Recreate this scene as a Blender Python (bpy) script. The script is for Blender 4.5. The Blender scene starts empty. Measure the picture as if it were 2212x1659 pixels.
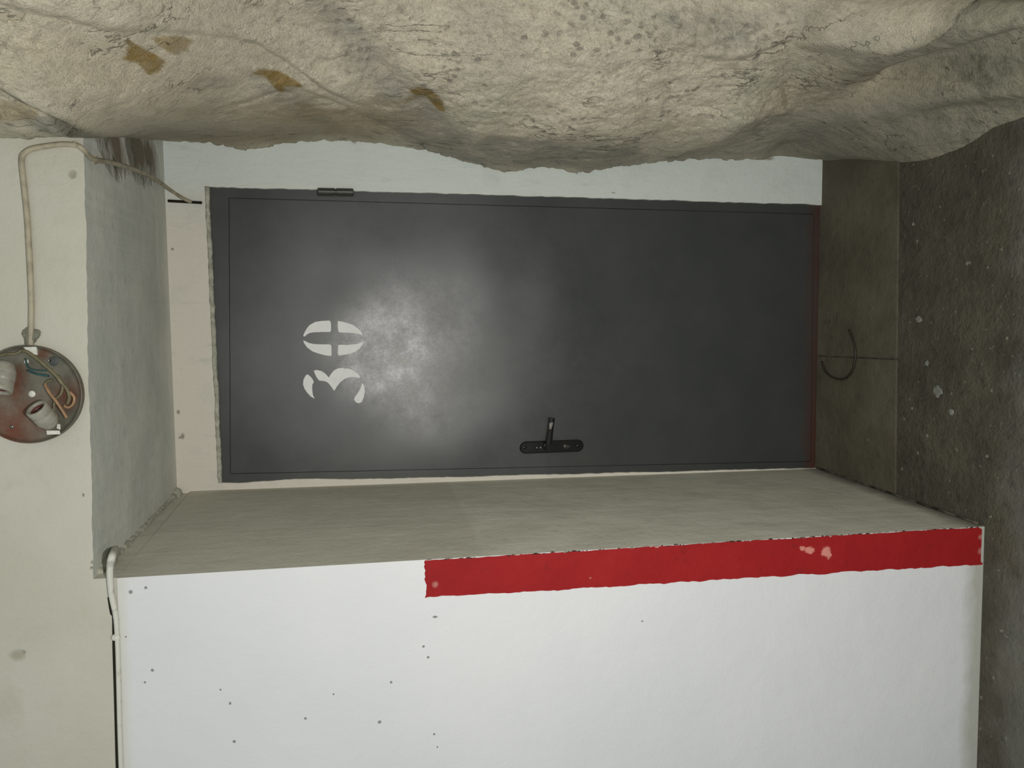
import bpy, bmesh, math, random
import numpy as np
from mathutils import Vector, Matrix
from mathutils.geometry import tessellate_polygon
random.seed(7); rng = np.random.RandomState(11)
S = bpy.context.scene
COL = S.collection

# ------------------------------------------------------------------ camera
W, H = 2212, 1659
F_PX, PITCH, YAW, ROLL = 1729.0, 0.1895, -0.0610, -0.0145
EYE = Vector((0.0, 0.0, 1.617))
D, DB, ZT = 1.813, 2.594, 2.174          # plane of the white wall, plane of the door wall, opening height
cy, sy, cp, sp = math.cos(YAW), math.sin(YAW), math.cos(PITCH), math.sin(PITCH)
FWD = Vector((sy*cp, cy*cp, -sp)); R0 = Vector((cy, -sy, 0)); U0 = R0.cross(FWD)
cr, sr = math.cos(ROLL), math.sin(ROLL)
RIGHT = cr*R0 + sr*U0; UP = -sr*R0 + cr*U0
cam_d = bpy.data.cameras.new('camera'); cam = bpy.data.objects.new('camera', cam_d); COL.objects.link(cam)
X, Y, Z = -UP, RIGHT, -FWD               # the phone was turned on its side
cam.matrix_world = Matrix(((X.x, Y.x, Z.x, EYE.x), (X.y, Y.y, Z.y, EYE.y), (X.z, Y.z, Z.z, EYE.z), (0, 0, 0, 1)))
cam_d.sensor_fit = 'HORIZONTAL'; cam_d.sensor_width = 36; cam_d.lens = F_PX/W*36; cam_d.clip_start = 0.02
S.camera = cam

# ------------------------------------------------------------------ world, phone flash, exposure
w = bpy.data.worlds.new('world'); S.world = w; w.use_nodes = True
w.node_tree.nodes['Background'].inputs[0].default_value = (0.93, 1.0, 0.97, 1)
w.node_tree.nodes['Background'].inputs[1].default_value = 0.42
ld = bpy.data.lights.new('phone_flash', 'AREA'); ld.shape = 'DISK'; ld.size = 0.03; ld.energy = 30; ld.color = (1.0, 0.97, 0.93)
lo = bpy.data.objects.new('phone_flash', ld); COL.objects.link(lo)
lo.location = EYE + RIGHT*(-0.09) + UP*(-0.25) + FWD*0.0
lo.rotation_euler = (-Z).to_track_quat('-Z', 'Y').to_euler()
S.view_settings.view_transform = 'Standard'; S.view_settings.look = 'None'
S.view_settings.exposure = 0.0; S.view_settings.gamma = 1.0; S.view_settings.use_curve_mapping = False

# ------------------------------------------------------------------ measuring helpers
def ray(u, v):
    return RIGHT*((H/2 - v)/F_PX) + UP*((W/2 - u)/F_PX) + FWD
def on(ax, c, u, v):
    """point where the sight line through a measured spot meets the plane ax = c"""
    d = ray(u, v); i = 'xyz'.index(ax)
    return EYE + d*((c - EYE[i])/d[i])
def onplane(p0, n, u, v):
    d = ray(u, v); return EYE + d*((p0 - EYE).dot(n)/d.dot(n))

# ------------------------------------------------------------------ object helpers
def link(name, me, mat, parent=None):
    o = bpy.data.objects.new(name, me); COL.objects.link(o)
    for m in (mat if isinstance(mat, (list, tuple)) else [mat]): me.materials.append(m)
    if parent is not None:
        o.parent = parent
    return o
def origin(parent):
    v = Vector((0, 0, 0))
    while parent is not None: v += parent.location; parent = parent.parent
    return v
def build(name, bm, mat, parent=None, smooth=False, label=None):
    off = origin(parent)
    for v in bm.verts: v.co -= off
    bmesh.ops.recalc_face_normals(bm, faces=bm.faces)
    me = bpy.data.meshes.new(name); bm.to_mesh(me); bm.free()
    if smooth:
        for p in me.polygons: p.use_smooth = True
    o = link(name, me, mat, parent)
    if label: o['label'] = label
    return o
def empty(name, loc, label, cat, group=None):
    o = bpy.data.objects.new(name, None); o.empty_display_size = 0.05; COL.objects.link(o)
    o.location = loc; o['label'] = label; o['category'] = cat
    if group: o['group'] = group
    return o
def tag(o, label, cat, group=None):
    o['label'] = label; o['category'] = cat
    if group: o['group'] = group
    return o
def structure(o, label=None):
    o['kind'] = 'structure'
    if label: o['label'] = label
    return o
def prism(bm, pts, vec, mi=0, front_mi=None):
    a = [bm.verts.new(p) for p in pts]; b = [bm.verts.new(Vector(p) + Vector(vec)) for p in pts]
    n = len(pts)
    if n > 6:
        tri = tessellate_polygon([[Vector(p) for p in pts]]); f = [bm.faces.new([a[i] for i in t]) for t in tri] + [bm.faces.new([b[i] for i in t]) for t in tri]
    else: f = [bm.faces.new(a), bm.faces.new(b[::-1])]
    for i in range(n): f.append(bm.faces.new((a[i], b[i], b[(i+1) % n], a[(i+1) % n])))
    for q in f: q.material_index = mi
    if front_mi is not None: f[0].material_index = front_mi
    return f
def tube(bm, pts, rad, seg=10, cap=True):
    pts = [Vector(p) for p in pts]; rings = []
    if not isinstance(rad, (list, tuple)): rad = [rad]*len(pts)
    t0 = (pts[1]-pts[0]).normalized()
    nrm = t0.orthogonal().normalized()
    for i, p in enumerate(pts):
        t = (pts[min(i+1, len(pts)-1)] - pts[max(i-1, 0)]).normalized()
        nrm = (nrm - t*nrm.dot(t)).normalized(); bn = t.cross(nrm)
        rings.append([bm.verts.new(p + (nrm*math.cos(a) + bn*math.sin(a))*rad[i]) for a in [2*math.pi*k/seg for k in range(seg)]])
    for a, b in zip(rings, rings[1:]):
        for k in range(seg): bm.faces.new((a[k], a[(k+1) % seg], b[(k+1) % seg], b[k]))
    if cap: bm.faces.new(rings[0][::-1]); bm.faces.new(rings[-1])
def smooth_path(pts, n=8):
    P = [Vector(p) for p in pts]; P = [P[0]*2-P[1]] + P + [P[-1]*2-P[-2]]; out = []
    for i in range(1, len(P)-2):
        for k in range(n):
            t = k/n; a, b, c, d = P[i-1], P[i], P[i+1], P[i+2]
            out.append(0.5*((2*b) + (c-a)*t + (2*a-5*b+4*c-d)*t*t + (3*b-a-3*c+d)*t**3))
    out.append(P[-2]); return out
def lathe(bm, prof, c, ax, seg=32):
    """prof = [(radius, height)], around axis ax through c"""
    ax = Vector(ax).normalized(); e1 = ax.orthogonal().normalized(); e2 = ax.cross(e1); rings = []
    for r, h in prof:
        if r < 1e-6: rings.append([bm.verts.new(c + ax*h)])
        else: rings.append([bm.verts.new(c + ax*h + (e1*math.cos(a) + e2*math.sin(a))*r) for a in [2*math.pi*k/seg for k in range(seg)]])
    for a, b in zip(rings, rings[1:]):
        if len(a) == 1 and len(b) == 1: continue
        for k in range(seg):
            k2 = (k+1) % seg
            if len(a) == 1: bm.faces.new((a[0], b[k2], b[k]))
            elif len(b) == 1: bm.faces.new((a[k], a[k2], b[0]))
            else: bm.faces.new((a[k], a[k2], b[k2], b[k]))
def ladder(bm, inner, outer, vec, mi=0):
    """slab between two matched rows of points, pushed back along vec"""
    v = Vector(vec); rows = [[bm.verts.new(Vector(p)) for p in inner], [bm.verts.new(Vector(p)) for p in outer],
        [bm.verts.new(Vector(p)+v) for p in outer], [bm.verts.new(Vector(p)+v) for p in inner]]
    for r in range(4):
        A, B = rows[r], rows[(r+1) % 4]
        for i in range(len(A)-1): bm.faces.new((A[i], A[i+1], B[i+1], B[i])).material_index = mi
    for e in (0, -1): bm.faces.new([rows[r][e] for r in range(4)]).material_index = mi
def rough_line(p, q, n, amp, nrm):
    """points from p to q with a ragged offset along nrm"""
    out = []; off = 0
    for i in range(n):
        off = off*0.6 + random.uniform(-amp, amp)
        out.append(p.lerp(q, i/n) + nrm*off)
    return out

# ------------------------------------------------------------------ material helpers
class M:
    def __init__(s, name, rough=0.8, spec=0.3):
        s.m = bpy.data.materials.new(name); s.m.use_nodes = True; s.nt = s.m.node_tree
        s.b = s.nt.nodes['Principled BSDF']; s.b.inputs['Roughness'].default_value = rough
        s.b.inputs['Specular IOR Level'].default_value = spec
        s.tc = s.nt.nodes.new('ShaderNodeTexCoord'); s.geo = s.nt.nodes.new('ShaderNodeNewGeometry')
        s.pos = s.geo.outputs['Position']
    def n(s, t): return s.nt.nodes.new(t)
    def l(s, a, b): s.nt.links.new(a, b)
    def mapped(s, scale=(1, 1, 1), rot=(0, 0, 0)):
        m = s.n('ShaderNodeMapping'); s.l(s.pos, m.inputs[0]); m.inputs['Scale'].default_value = scale; m.inputs['Rotation'].default_value = rot
        return m.outputs[0]
    def noise(s, scale, detail=4, rough=0.55, vec=None, dist=0):
        t = s.n('ShaderNodeTexNoise'); s.l(vec or s.pos, t.inputs['Vector'])
        t.inputs['Scale'].default_value = scale; t.inputs['Detail'].default_value = detail; t.inputs['Roughness'].default_value = rough
        t.inputs['Distortion'].default_value = dist
        return t.outputs['Fac']
    def voronoi(s, scale, vec=None, feature='F1'):
        t = s.n('ShaderNodeTexVoronoi'); s.l(vec or s.pos, t.inputs['Vector']); t.feature = feature
        t.inputs['Scale'].default_value = scale; return t.outputs['Distance']
    def ramp(s, fac, stops):
        r = s.n('ShaderNodeMapRange'); s.l(fac, r.inputs[0]); r.clamp = True
        r.inputs[1].default_value, r.inputs[2].default_value, r.inputs[3].default_value, r.inputs[4].default_value = stops
        return r.outputs[0]
    def math(s, op, a, b=None, c=None):
        t = s.n('ShaderNodeMath'); t.operation = op
        for i, q in enumerate((a, b, c)):
            if q is None: continue
            if isinstance(q, (int, float)): t.inputs[i].default_value = q
            else: s.l(q, t.inputs[i])
        return t.outputs[0]
    def mix(s, fac, a, b, mode='MIX'):
        t = s.n('ShaderNodeMix'); t.data_type = 'RGBA'; t.blend_type = mode
        for sock, q in ((t.inputs[0], fac), (t.inputs[6], a), (t.inputs[7], b)):
            if isinstance(q, (int, float)): sock.default_value = q
            elif isinstance(q, tuple): sock.default_value = q + (1,)
            else: s.l(q, sock)
        return t.outputs[2]
    def attr(s, name):
        t = s.n('ShaderNodeAttribute'); t.attribute_name = name; return t
    def col(s, c):
        if isinstance(c, tuple): s.b.inputs['Base Color'].default_value = c + (1,)
        else: s.l(c, s.b.inputs['Base Color'])
        return s
    def rough(s, r): s.l(r, s.b.inputs['Roughness']); return s
    def bump(s, h, dist, strength=1.0):
        t = s.n('ShaderNodeBump'); t.inputs['Distance'].default_value = dist; t.inputs['Strength'].default_value = strength
        s.l(h, t.inputs['Height'])
        if getattr(s, 'lastb', None): s.l(s.lastb, t.inputs['Normal'])
        s.lastb = t.outputs[0]; s.l(s.lastb, s.b.inputs['Normal']); return s
    def sep(s):
        t = s.n('ShaderNodeSeparateXYZ'); s.l(s.pos, t.inputs[0]); return t.outputs
    def spots(s, items, soft=0.35, wob=0.004, ns=90):
        """mask of small marks: items = (point, radius, stretch along z)"""
        nz = s.n('ShaderNodeTexNoise'); s.l(s.pos, nz.inputs['Vector']); nz.inputs['Scale'].default_value = ns; nz.inputs['Detail'].default_value = 5
        off = s.n('ShaderNodeVectorMath'); off.operation = 'MULTIPLY_ADD'; s.l(nz.outputs['Color'], off.inputs[0])
        off.inputs[1].default_value = (wob, wob, wob); s.l(s.pos, off.inputs[2])
        total = None
        for p, r, st in items:
            a = s.n('ShaderNodeVectorMath'); a.operation = 'SUBTRACT'; s.l(off.outputs[0], a.inputs[0])
            a.inputs[1].default_value = tuple(Vector(p) + Vector((wob, wob, wob))*0.5)
            b = s.n('ShaderNodeVectorMath'); b.operation = 'MULTIPLY'; s.l(a.outputs[0], b.inputs[0]); b.inputs[1].default_value = (1/r, 0.5/r, 1/(r*st))
            c = s.n('ShaderNodeVectorMath'); c.operation = 'LENGTH'; s.l(b.outputs[0], c.inputs[0])
            k = s.ramp(c.outputs['Value'], (1+soft, 1-soft, 0, 1))
            total = k if total is None else s.math('MAXIMUM', total, k)
        return total

def lin(r, g, b):
    f = lambda c: (c/255/12.92) if c/255 <= 0.04045 else ((c/255+0.055)/1.055)**2.4
    return (f(r), f(g), f(b))

# white painted wall, facing the camera
m = M('white_paint', 0.62, 0.35)
fine = m.noise(260, 3); med = m.noise(9, 5); big = m.noise(1.7, 3)
c = m.mix(m.ramp(big, (0.35, 0.7, 0, 1)), (0.63, 0.64, 0.65), (0.68, 0.685, 0.685))
c = m.mix(m.ramp(med, (0.62, 0.8, 0, 0.35)), c, (0.60, 0.61, 0.60))
pits = [((282, 1279), .0045, 1), ((315, 1270), .003, 1), ((313, 1474), .0025, 1), ((329, 1448), .0035, 1), ((845, 1474), .003, 1), ((506, 1602), .0035, 1),
        ((938, 1586), .0025, 1), ((945, 1614), .002, 1), ((1388, 1342), .0022, 1), ((476, 1490), .002, 1), ((497, 1520), .0035, .7), ((915, 1397), .003, 1), ((925, 1420), .003, 1), ((720, 1500), .002, 1), ((272, 1376), .002, 1), ((660, 1552), .003, 1), ((820, 1560), .004, 1), ((940, 1333), .003, 2)]
pm = m.spots([(on('y', D, *p), r*0.8, s) for p, r, s in pits], 0.4, 0.003)
c = m.mix(pm, c, (0.24, 0.235, 0.21))
sx = m.sep()
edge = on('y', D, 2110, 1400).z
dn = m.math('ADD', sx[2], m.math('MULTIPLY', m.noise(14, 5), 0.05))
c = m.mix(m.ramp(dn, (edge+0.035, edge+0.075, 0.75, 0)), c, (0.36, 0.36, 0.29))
tz = on('y', D, 275, 1450).z
dn2 = m.math('ADD', sx[2], m.math('MULTIPLY', m.noise(10, 4), 0.02))
c = m.mix(m.ramp(dn2, (tz-0.0, tz+0.015, 0, 0.6)), c, (0.60, 0.60, 0.53))
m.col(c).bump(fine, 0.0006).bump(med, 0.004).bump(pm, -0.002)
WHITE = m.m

# cream paint of the beam
m = M('cream_paint', 0.7, 0.3)
med = m.noise(7, 6, 0.62); big = m.noise(2.2, 4)
c = m.mix(m.ramp(big, (0.4, 0.65, 0, 1)), (0.485, 0.47, 0.385), (0.53, 0.52, 0.445))
c = m.mix(m.ramp(med, (0.58, 0.78, 0, 0.55)), c, (0.40, 0.39, 0.30))
pm = m.spots([(on('y', D, 35, 1418), .010, 1.3), (on('y', D, 48, 1412), .005, 1), (on('y', D, 179, 1070), .0035, .6), (on('y', D, 197, 1216), .003, .8), (on('y', D, 196, 1228), .003, .8), (on('y', D, 155, 375), .008, .8)], 0.45, 0.006)
c = m.mix(m.math('MULTIPLY', pm, 0.6), c, (0.27, 0.24, 0.16))
m.col(c).bump(m.noise(200, 3), 0.0008).bump(med, 0.008).bump(pm, -0.003)
CREAM = m.m

# paint of the door wall
m = M('door_wall_paint', 0.65, 0.3)
med = m.noise(8, 6, 0.62)
zz = m.sep()
c = m.mix(m.ramp(zz[0], (0.33, 0.5, 0, 1)), (0.66, 0.625, 0.54), (0.62, 0.67, 0.635))
c = m.mix(m.ramp(med, (0.56, 0.75, 0, 0.5)), c, (0.50, 0.52, 0.47))
st = m.noise(5, 6, 0.6, m.mapped((5, 1, 1)))
c = m.mix(m.ramp(st, (0.60, 0.72, 0, 0.5)), c, (0.42, 0.46, 0.42))
pm = m.spots([(on('y', DB, 372, 538), .004, 1), (on('y', DB, 395, 942), .008, .6), (on('y', DB, 385, 890), .006, .7), (on('y', DB, 390, 945), .004, 1.4), (on('y', DB, 1660, 342), .006, 3), (on('y', DB, 765, 304), .008, 1), (on('y', DB, 1325, 416), .002, 3)], 0.5, 0.005)
c = m.mix(m.math('MULTIPLY', pm, 0.75), c, (0.17, 0.14, 0.10))
m.col(c).bump(m.noise(180, 3), 0.0008).bump(med, 0.007).bump(st, 0.003)
DOORWALL = m.m

# grey render of reveal and soffit
def grey(name, a, b, patch, stretch, streak=True):
    m = M(name, 0.8, 0.25)
    med = m.noise(6, 6, 0.6); fine = m.noise(150, 3)
    c = m.mix(m.ramp(med, (0.35, 0.65, 0, 1)), a, b)
    c = m.mix(m.ramp(m.noise(22, 4), (0.6, 0.75, 0, 0.35)), c, tuple(x*0.62 for x in a))
    s2 = m.noise(4, 5, 0.55, m.mapped(stretch), 0.6)
    c = m.mix(m.ramp(s2, (0.60, 0.72, 0, 0.55)), c, patch)
    if streak:
        s3 = m.noise(1, 2, 0.4, m.mapped((60, 160, 9), (0.10, 0, 0)))
        s4 = m.noise(3, 2)
        zz = m.sep()[2]
        g = m.math('MULTIPLY', m.ramp(s3, (0.70, 0.74, 0, 0.6)), m.ramp(s4, (0.45, 0.6, 0, 1)))
        g = m.math('MULTIPLY', g, m.ramp(zz, (1.35, 1.6, 0, 1)))
        c = m.mix(g, c, (0.75, 0.75, 0.66))
    return m, c, med, fine
m, c, med, fine = grey('grey_render_reveal', (0.56, 0.55, 0.46), (0.65, 0.64, 0.545), (0.70, 0.68, 0.58), (3, 3, .35))
zz = m.sep()
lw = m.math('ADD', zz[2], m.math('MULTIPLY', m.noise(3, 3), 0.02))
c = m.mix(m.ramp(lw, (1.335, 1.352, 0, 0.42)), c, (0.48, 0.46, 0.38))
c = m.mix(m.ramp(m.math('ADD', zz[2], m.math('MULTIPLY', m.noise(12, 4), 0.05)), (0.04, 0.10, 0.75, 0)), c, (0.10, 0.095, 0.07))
m.col(c).bump(fine, 0.0008).bump(med, 0.006).bump(m.noise(30, 3, 0.5, m.mapped((1, 1, .15))), 0.0012)
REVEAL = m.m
m, c, med, fine = grey('grey_render_soffit', (0.55, 0.575, 0.53), (0.64, 0.655, 0.60), (0.74, 0.76, 0.70), (.5, 4, 4), False)
q = on('z', ZT, 300, 325)
hole = m.spots([(q, .06, 1), (on('z', ZT, 325, 335), .05, 1), (on('z', ZT, 245, 318), .05, 1)], 0.5, 0.06, 22)
c = m.mix(m.math('MULTIPLY', hole, 0.9), c, (0.15, 0.115, 0.075))
wp = m.spots([(on('z', ZT, 225, 330), .03, 1), (on('z', ZT, 232, 400), .02, 1), (on('z', ZT, 240, 450), .012, 1), (on('z', ZT, 340, 960), .02, 1), (on('z', ZT, 330, 1000), .02, 1)], 0.5, 0.08, 18)
c = m.mix(m.math('MULTIPLY', wp, 0.6), c, (0.68, 0.70, 0.65))
m.col(c).bump(fine, 0.0008).bump(med, 0.006).bump(hole, -0.02)
SOFFIT = m.m
m = M('rough_mortar', 0.9, 0.2)
c = m.mix(m.ramp(m.noise(60, 5), (0.35, 0.65, 0, 1)), (0.30, 0.30, 0.24), (0.50, 0.50, 0.42))
m.col(c).bump(m.noise(120, 4), 0.003)
MORTAR = m.m

# floor
m = M('concrete_floor', 0.85, 0.3)
n1 = m.noise(5, 7, 0.65); n2 = m.noise(28, 6, 0.6); n3 = m.noise(120, 4)
c = m.mix(m.ramp(n1, (0.35, 0.65, 0, 1)), (0.06, 0.055, 0.038), (0.10, 0.092, 0.066))
c = m.mix(m.ramp(n2, (0.55, 0.72, 0, 0.7)), c, (0.04, 0.037, 0.028))
c = m.mix(m.ramp(m.noise(45, 4, 0.6), (0.64, 0.72, 0, 0.8)), c, (0.30, 0.28, 0.22))
yy = m.sep()[1]
yl = m.math('ADD', m.sep()[1], m.math('MULTIPLY', m.noise(9, 5), 0.3))
c = m.mix(m.ramp(yl, (D+0.0, D+0.12, 0.2, 0)), c, (0.30, 0.31, 0.29))
m.col(c).bump(n2, 0.01).bump(n3, 0.003).bump(n1, 0.01)
FLOOR = m.m
m = M('concrete_step', 0.8, 0.3)
n1 = m.noise(6, 6, 0.6); n2 = m.noise(30, 5)
c = m.mix(m.ramp(n1, (0.35, 0.65, 0, 1)), (0.085, 0.075, 0.052), (0.125, 0.112, 0.08))
c = m.mix(m.ramp(n2, (0.6, 0.75, 0, 0.5)), c, (0.055, 0.048, 0.036))
m.col(c).bump(n2, 0.004).bump(m.noise(150, 3), 0.001)
STEP = m.m
m = M('dark_line', 0.9, 0.1); m.col(m.mix(m.ramp(m.noise(25, 5), (0.4, 0.6, 0, 1)), (0.03, 0.027, 0.02), (0.12, 0.11, 0.085))); DARK_LINE = m.m

# door
m = M('dark_grey_enamel', 0.36, 0.5)
n1 = m.noise(5, 6, 0.6); n2 = m.noise(16, 6, 0.65); n3 = m.noise(140, 3)
zz = m.sep()
c = m.mix(m.ramp(n1, (0.3, 0.7, 0, 1)), (0.042, 0.046, 0.044), (0.054, 0.057, 0.054))
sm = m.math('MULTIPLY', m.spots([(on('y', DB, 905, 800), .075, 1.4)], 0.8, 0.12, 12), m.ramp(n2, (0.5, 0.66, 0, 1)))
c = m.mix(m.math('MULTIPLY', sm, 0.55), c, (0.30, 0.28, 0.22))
zb = on('y', DB, 1768, 1010).z
rz = m.math('ADD', zz[2], m.math('MULTIPLY', m.noise(8, 6, 0.7), -0.11))
xm = m.ramp(zz[0], (-0.45, -0.1, 1, 0.6))
c = m.mix(m.math('MULTIPLY', m.ramp(rz, (zb-0.05, zb+0.015, 1.0, 0)), xm), c, (0.075, 0.024, 0.015))
lx = on('y', DB, 1740, 1010).x
dk = m.spots([(on('y', DB, 765, 645), .004, 1), (on('y', DB, 637, 641), .0015, 1), (on('y', DB, 920, 859), .0025, 1)], 0.5, 0.002)
c = m.mix(dk, c, (0.015, 0.015, 0.012))
m.col(c)
rr = m.math('ADD', m.ramp(n2, (0.38, 0.62, 0.325, 0.375)), m.ramp(n3, (0.3, 0.7, -0.015, 0.015)))
m.rough(rr).bump(m.noise(2.2, 1), 0.016).bump(n2, 0.00012)
ENAMEL = m.m
m = M('stencil_white', 0.75, 0.3)
m.col(m.mix(m.ramp(m.noise(40, 5), (0.5, 0.7, 0, 0.4)), (0.80, 0.81, 0.79), (0.66, 0.67, 0.64))).bump(m.noise(90, 3), 0.0004)
STENCIL = m.m
m = M('black_plastic', 0.22, 0.5); m.col((0.006, 0.007, 0.006)); m.bump(m.noise(30, 2), 0.0006); BLACK = m.m
m = M('worn_steel', 0.35, 0.5); m.b.inputs['Metallic'].default_value = 0.9
m.col(m.mix(m.ramp(m.noise(60, 4), (0.4, 0.6, 0, 1)), (0.18, 0.17, 0.15), (0.42, 0.41, 0.38))); STEEL = m.m
m = M('dark_strip', 0.9, 0.1); m.col((0.02, 0.018, 0.012)); DARK = m.m

# red stripe paint
m = M('red_paint', 0.7, 0.2)
n1 = m.noise(7, 6, 0.6); n2 = m.noise(35, 5, 0.6)
c = m.mix(m.ramp(n1, (0.3, 0.7, 0, 1)), (0.26, 0.008, 0.010), (0.32, 0.013, 0.014))
c = m.mix(m.ramp(n2, (0.6, 0.78, 0, 0.6)), c, (0.17, 0.012, 0.012))
fl = m.spots([(on('y', D, 1784, 1192), .013, .9), (on('y', D, 1748, 1188), .008, 1.7), (on('y', D, 1790, 1200), .009, .7), (on('y', D, 1733, 1184), .006, 1.2)], 0.25, 0.016)
c = m.mix(m.math('MULTIPLY', fl, 0.9), c, (0.62, 0.25, 0.20))
ck = m.spots([(on('y', D, 1275, 1248), .003, 1), (on('y', D, 2118, 1190), .008, 1), (on('y', D, 2117, 1160), .006, 1), (on('y', D, 940, 1262), .006, 1)], 0.5, 0.008)
c = m.mix(m.math('MULTIPLY', ck, 0.7), c, (0.45, 0.20, 0.17))
m.col(c).bump(n2, 0.002)
RED = m.m
m = M('flaked_edge', 0.8, 0.2)
m.col(m.mix(m.ramp(m.noise(50, 5, 0.6, m.mapped((1, 1, .5))), (0.5, 0.58, 0, 1)), (0.06, 0.02, 0.015), (0.50, 0.40, 0.34)))
FLAKED = m.m

# rock: attributes 'grey', 'ochre', 'dirt' hold the mineral and dirt patches
m = M('limestone', 0.9, 0.2)
aniso = m.mapped((1, 1, .5))
n0 = m.noise(3, 5, 0.6); n1 = m.noise(13, 8, 0.68, aniso, .3); n2 = m.noise(48, 7, 0.7, aniso, .4); n3 = m.noise(170, 5, 0.65)
c = m.mix(m.ramp(n1, (0.36, 0.64, 0, 1)), (0.96, 0.875, 0.69), (0.90, 0.81, 0.62))
c = m.mix(m.ramp(n2, (0.51, 0.63, 0, 0.62)), c, (0.58, 0.53, 0.42))
c = m.mix(m.ramp(n3, (0.52, 0.66, 0, 0.55)), c, (0.56, 0.52, 0.42))
c = m.mix(m.ramp(m.noise(4, 4), (0.5, 0.66, 0, 0.5)), c, (0.72, 0.70, 0.54))
# short dark hairline cracks running with the bedding
cr1 = m.noise(9, 5, 0.6, m.mapped((1, 1, .22), (0, 0, 0)), .15)
hl = m.ramp(m.math('ABSOLUTE', m.math('SUBTRACT', cr1, 0.5)), (0.0, 0.009, 1, 0))
hl = m.math('MULTIPLY', hl, m.ramp(m.noise(6, 4), (0.48, 0.60, 0, 0.8)))
vc = m.voronoi(42, m.mapped((1, 1, .75)))
vm = m.math('MULTIPLY', m.ramp(vc, (0.16, 0.36, 0.85, 0)), m.ramp(m.noise(8, 4), (0.46, 0.58, 0, 1)))
vd = m.math('MULTIPLY', vm, m.attr('chips').outputs['Fac'])
c = m.mix(vd, c, (0.42, 0.38, 0.31))
g = m.math('MULTIPLY', m.attr('grey').outputs['Fac'], m.ramp(n2, (0.35, 0.60, 1, 0.45)))
c = m.mix(g, c, m.mix(m.ramp(n1, (0.4, 0.6, 0, 1)), (0.33, 0.335, 0.295), (0.52, 0.48, 0.40)))
c = m.mix(m.math('MULTIPLY', m.attr('ochre').outputs['Fac'], m.ramp(n2, (0.4, 0.62, 1, .75))), c, m.mix(m.ramp(n1, (0.4, 0.6, 0, 1)), (0.42, 0.27, 0.065), (0.33, 0.235, 0.08)))
d = m.math('MULTIPLY', m.attr('dirt').outputs['Fac'], m.ramp(n1, (0.3, 0.68, 1.0, 0.55)))
c = m.mix(d, c, m.mix(m.ramp(n2, (0.42, 0.58, 0, 1)), (0.30, 0.29, 0.21), (0.15, 0.152, 0.108)))
c = m.mix(hl, c, (0.12, 0.11, 0.08))
m.col(c).bump(n1, 0.020).bump(n2, 0.013).bump(hl, -0.004).bump(vd, -0.005).bump(n3, 0.006)
ROCK = m.m

# lamp bits
m = M('rusty_plate', 0.5, 0.4); m.b.inputs['Metallic'].default_value = 0.42
n1 = m.noise(22, 6, 0.65)
px = on('y', D, 20, 915)
rm = m.spots([(px, .055, 1), (on('y', D, 55, 900), .045, 1), (on('y', D, 30, 830), .03, 1), (on('y', D, 150, 850), .025, 1.2), (on('y', D, 100, 770), .012, 1)], 0.6, 0.06, 20)
c = m.mix(m.ramp(n1, (0.4, 0.65, 0, 1)), (0.13, 0.125, 0.095), (0.21, 0.20, 0.155))
c = m.mix(m.math('MULTIPLY', rm, m.ramp(n1, (0.3, 0.6, 0.95, 0.5))), c, (0.16, 0.048, 0.024))
m.col(c).bump(n1, 0.001); RUSTY = m.m
m = M('porcelain', 0.35, 0.5); m.col(m.mix(m.ramp(m.noise(60, 4), (0.45, 0.7, 0, 0.6)), (0.31, 0.30, 0.245), (0.18, 0.17, 0.13))); PORC = m.m
m = M('copper_inside', 0.5, 0.4); m.col((0.10, 0.035, 0.028)); INSIDE = m.m
m = M('cable_grey', 0.55, 0.4); m.col(m.mix(m.ramp(m.noise(30, 5), (0.45, 0.65, 0, 1)), (0.40, 0.36, 0.26), (0.27, 0.24, 0.17))).bump(m.noise(90, 3), 0.001); CABLE = m.m
m = M('cable_painted', 0.6, 0.4); cn = m.noise(45, 5)
m.col(m.mix(m.ramp(cn, (0.56, 0.66, 0, 0.7)), (0.60, 0.60, 0.53), (0.30, 0.30, 0.23))).bump(cn, 0.002); CABLEW = m.m
def flat(name, c, r=0.5):
    m = M(name, r, 0.4); m.col(m.mix(m.ramp(m.noise(80, 3), (0.4, 0.7, 0, 1)), c, tuple(x*0.7 for x in c))); return m.m
W_BROWN = flat('wire_brown', (0.17, 0.15, 0.085)); W_ORANGE = flat('wire_orange', (0.36, 0.22, 0.12)); W_TEAL = flat('wire_teal', (0.03, 0.085, 0.085))
WHITEBIT = flat('white_plastic', (0.70, 0.70, 0.62)); CHIP = flat('pale_chip', (0.21, 0.215, 0.185), 0.9)
MORT2 = flat('putty', (0.20, 0.20, 0.15), 0.9)

# ------------------------------------------------------------------ white wall with its reveal
f1, f2 = on('y', D, 200, 1252), on('y', D, 2125, 1137)
b1, b2 = on('y', DB, 383, 1062), on('y', DB, 1764, 1012)
ext = lambda a, b, z: a + (b-a)*((z-a.z)/(b.z-a.z))
ZSEAM = on('y', D, 255, 1330).z
F1, F2, B1, B2 = ext(f1, f2, ZSEAM), ext(f1, f2, -0.03), ext(b1, b2, ZT+0.1), ext(b1, b2, -0.03)
def grid_face(bm, A, B, C, E, nu, nv, mi, disp=None):
    vs = [[None]*(nu+1) for _ in range(nv+1)]
    for j in range(nv+1):
        for i in range(nu+1):
            p = A.lerp(B, i/nu).lerp(E.lerp(C, i/nu), j/nv)
            if disp: p = disp(p, i/nu, j/nv)
            vs[j][i] = bm.verts.new(p)
    for j in range(nv):
        for i in range(nu):
            f = bm.faces.new((vs[j][i], vs[j][i+1], vs[j+1][i+1], vs[j+1][i])); f.material_index = mi; f.smooth = True
    return vs
bm = bmesh.new()
XL = -2.6
zs = ZSEAM
A0, A1 = Vector((XL, D, -0.03)), Vector((XL, D, zs))
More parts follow.
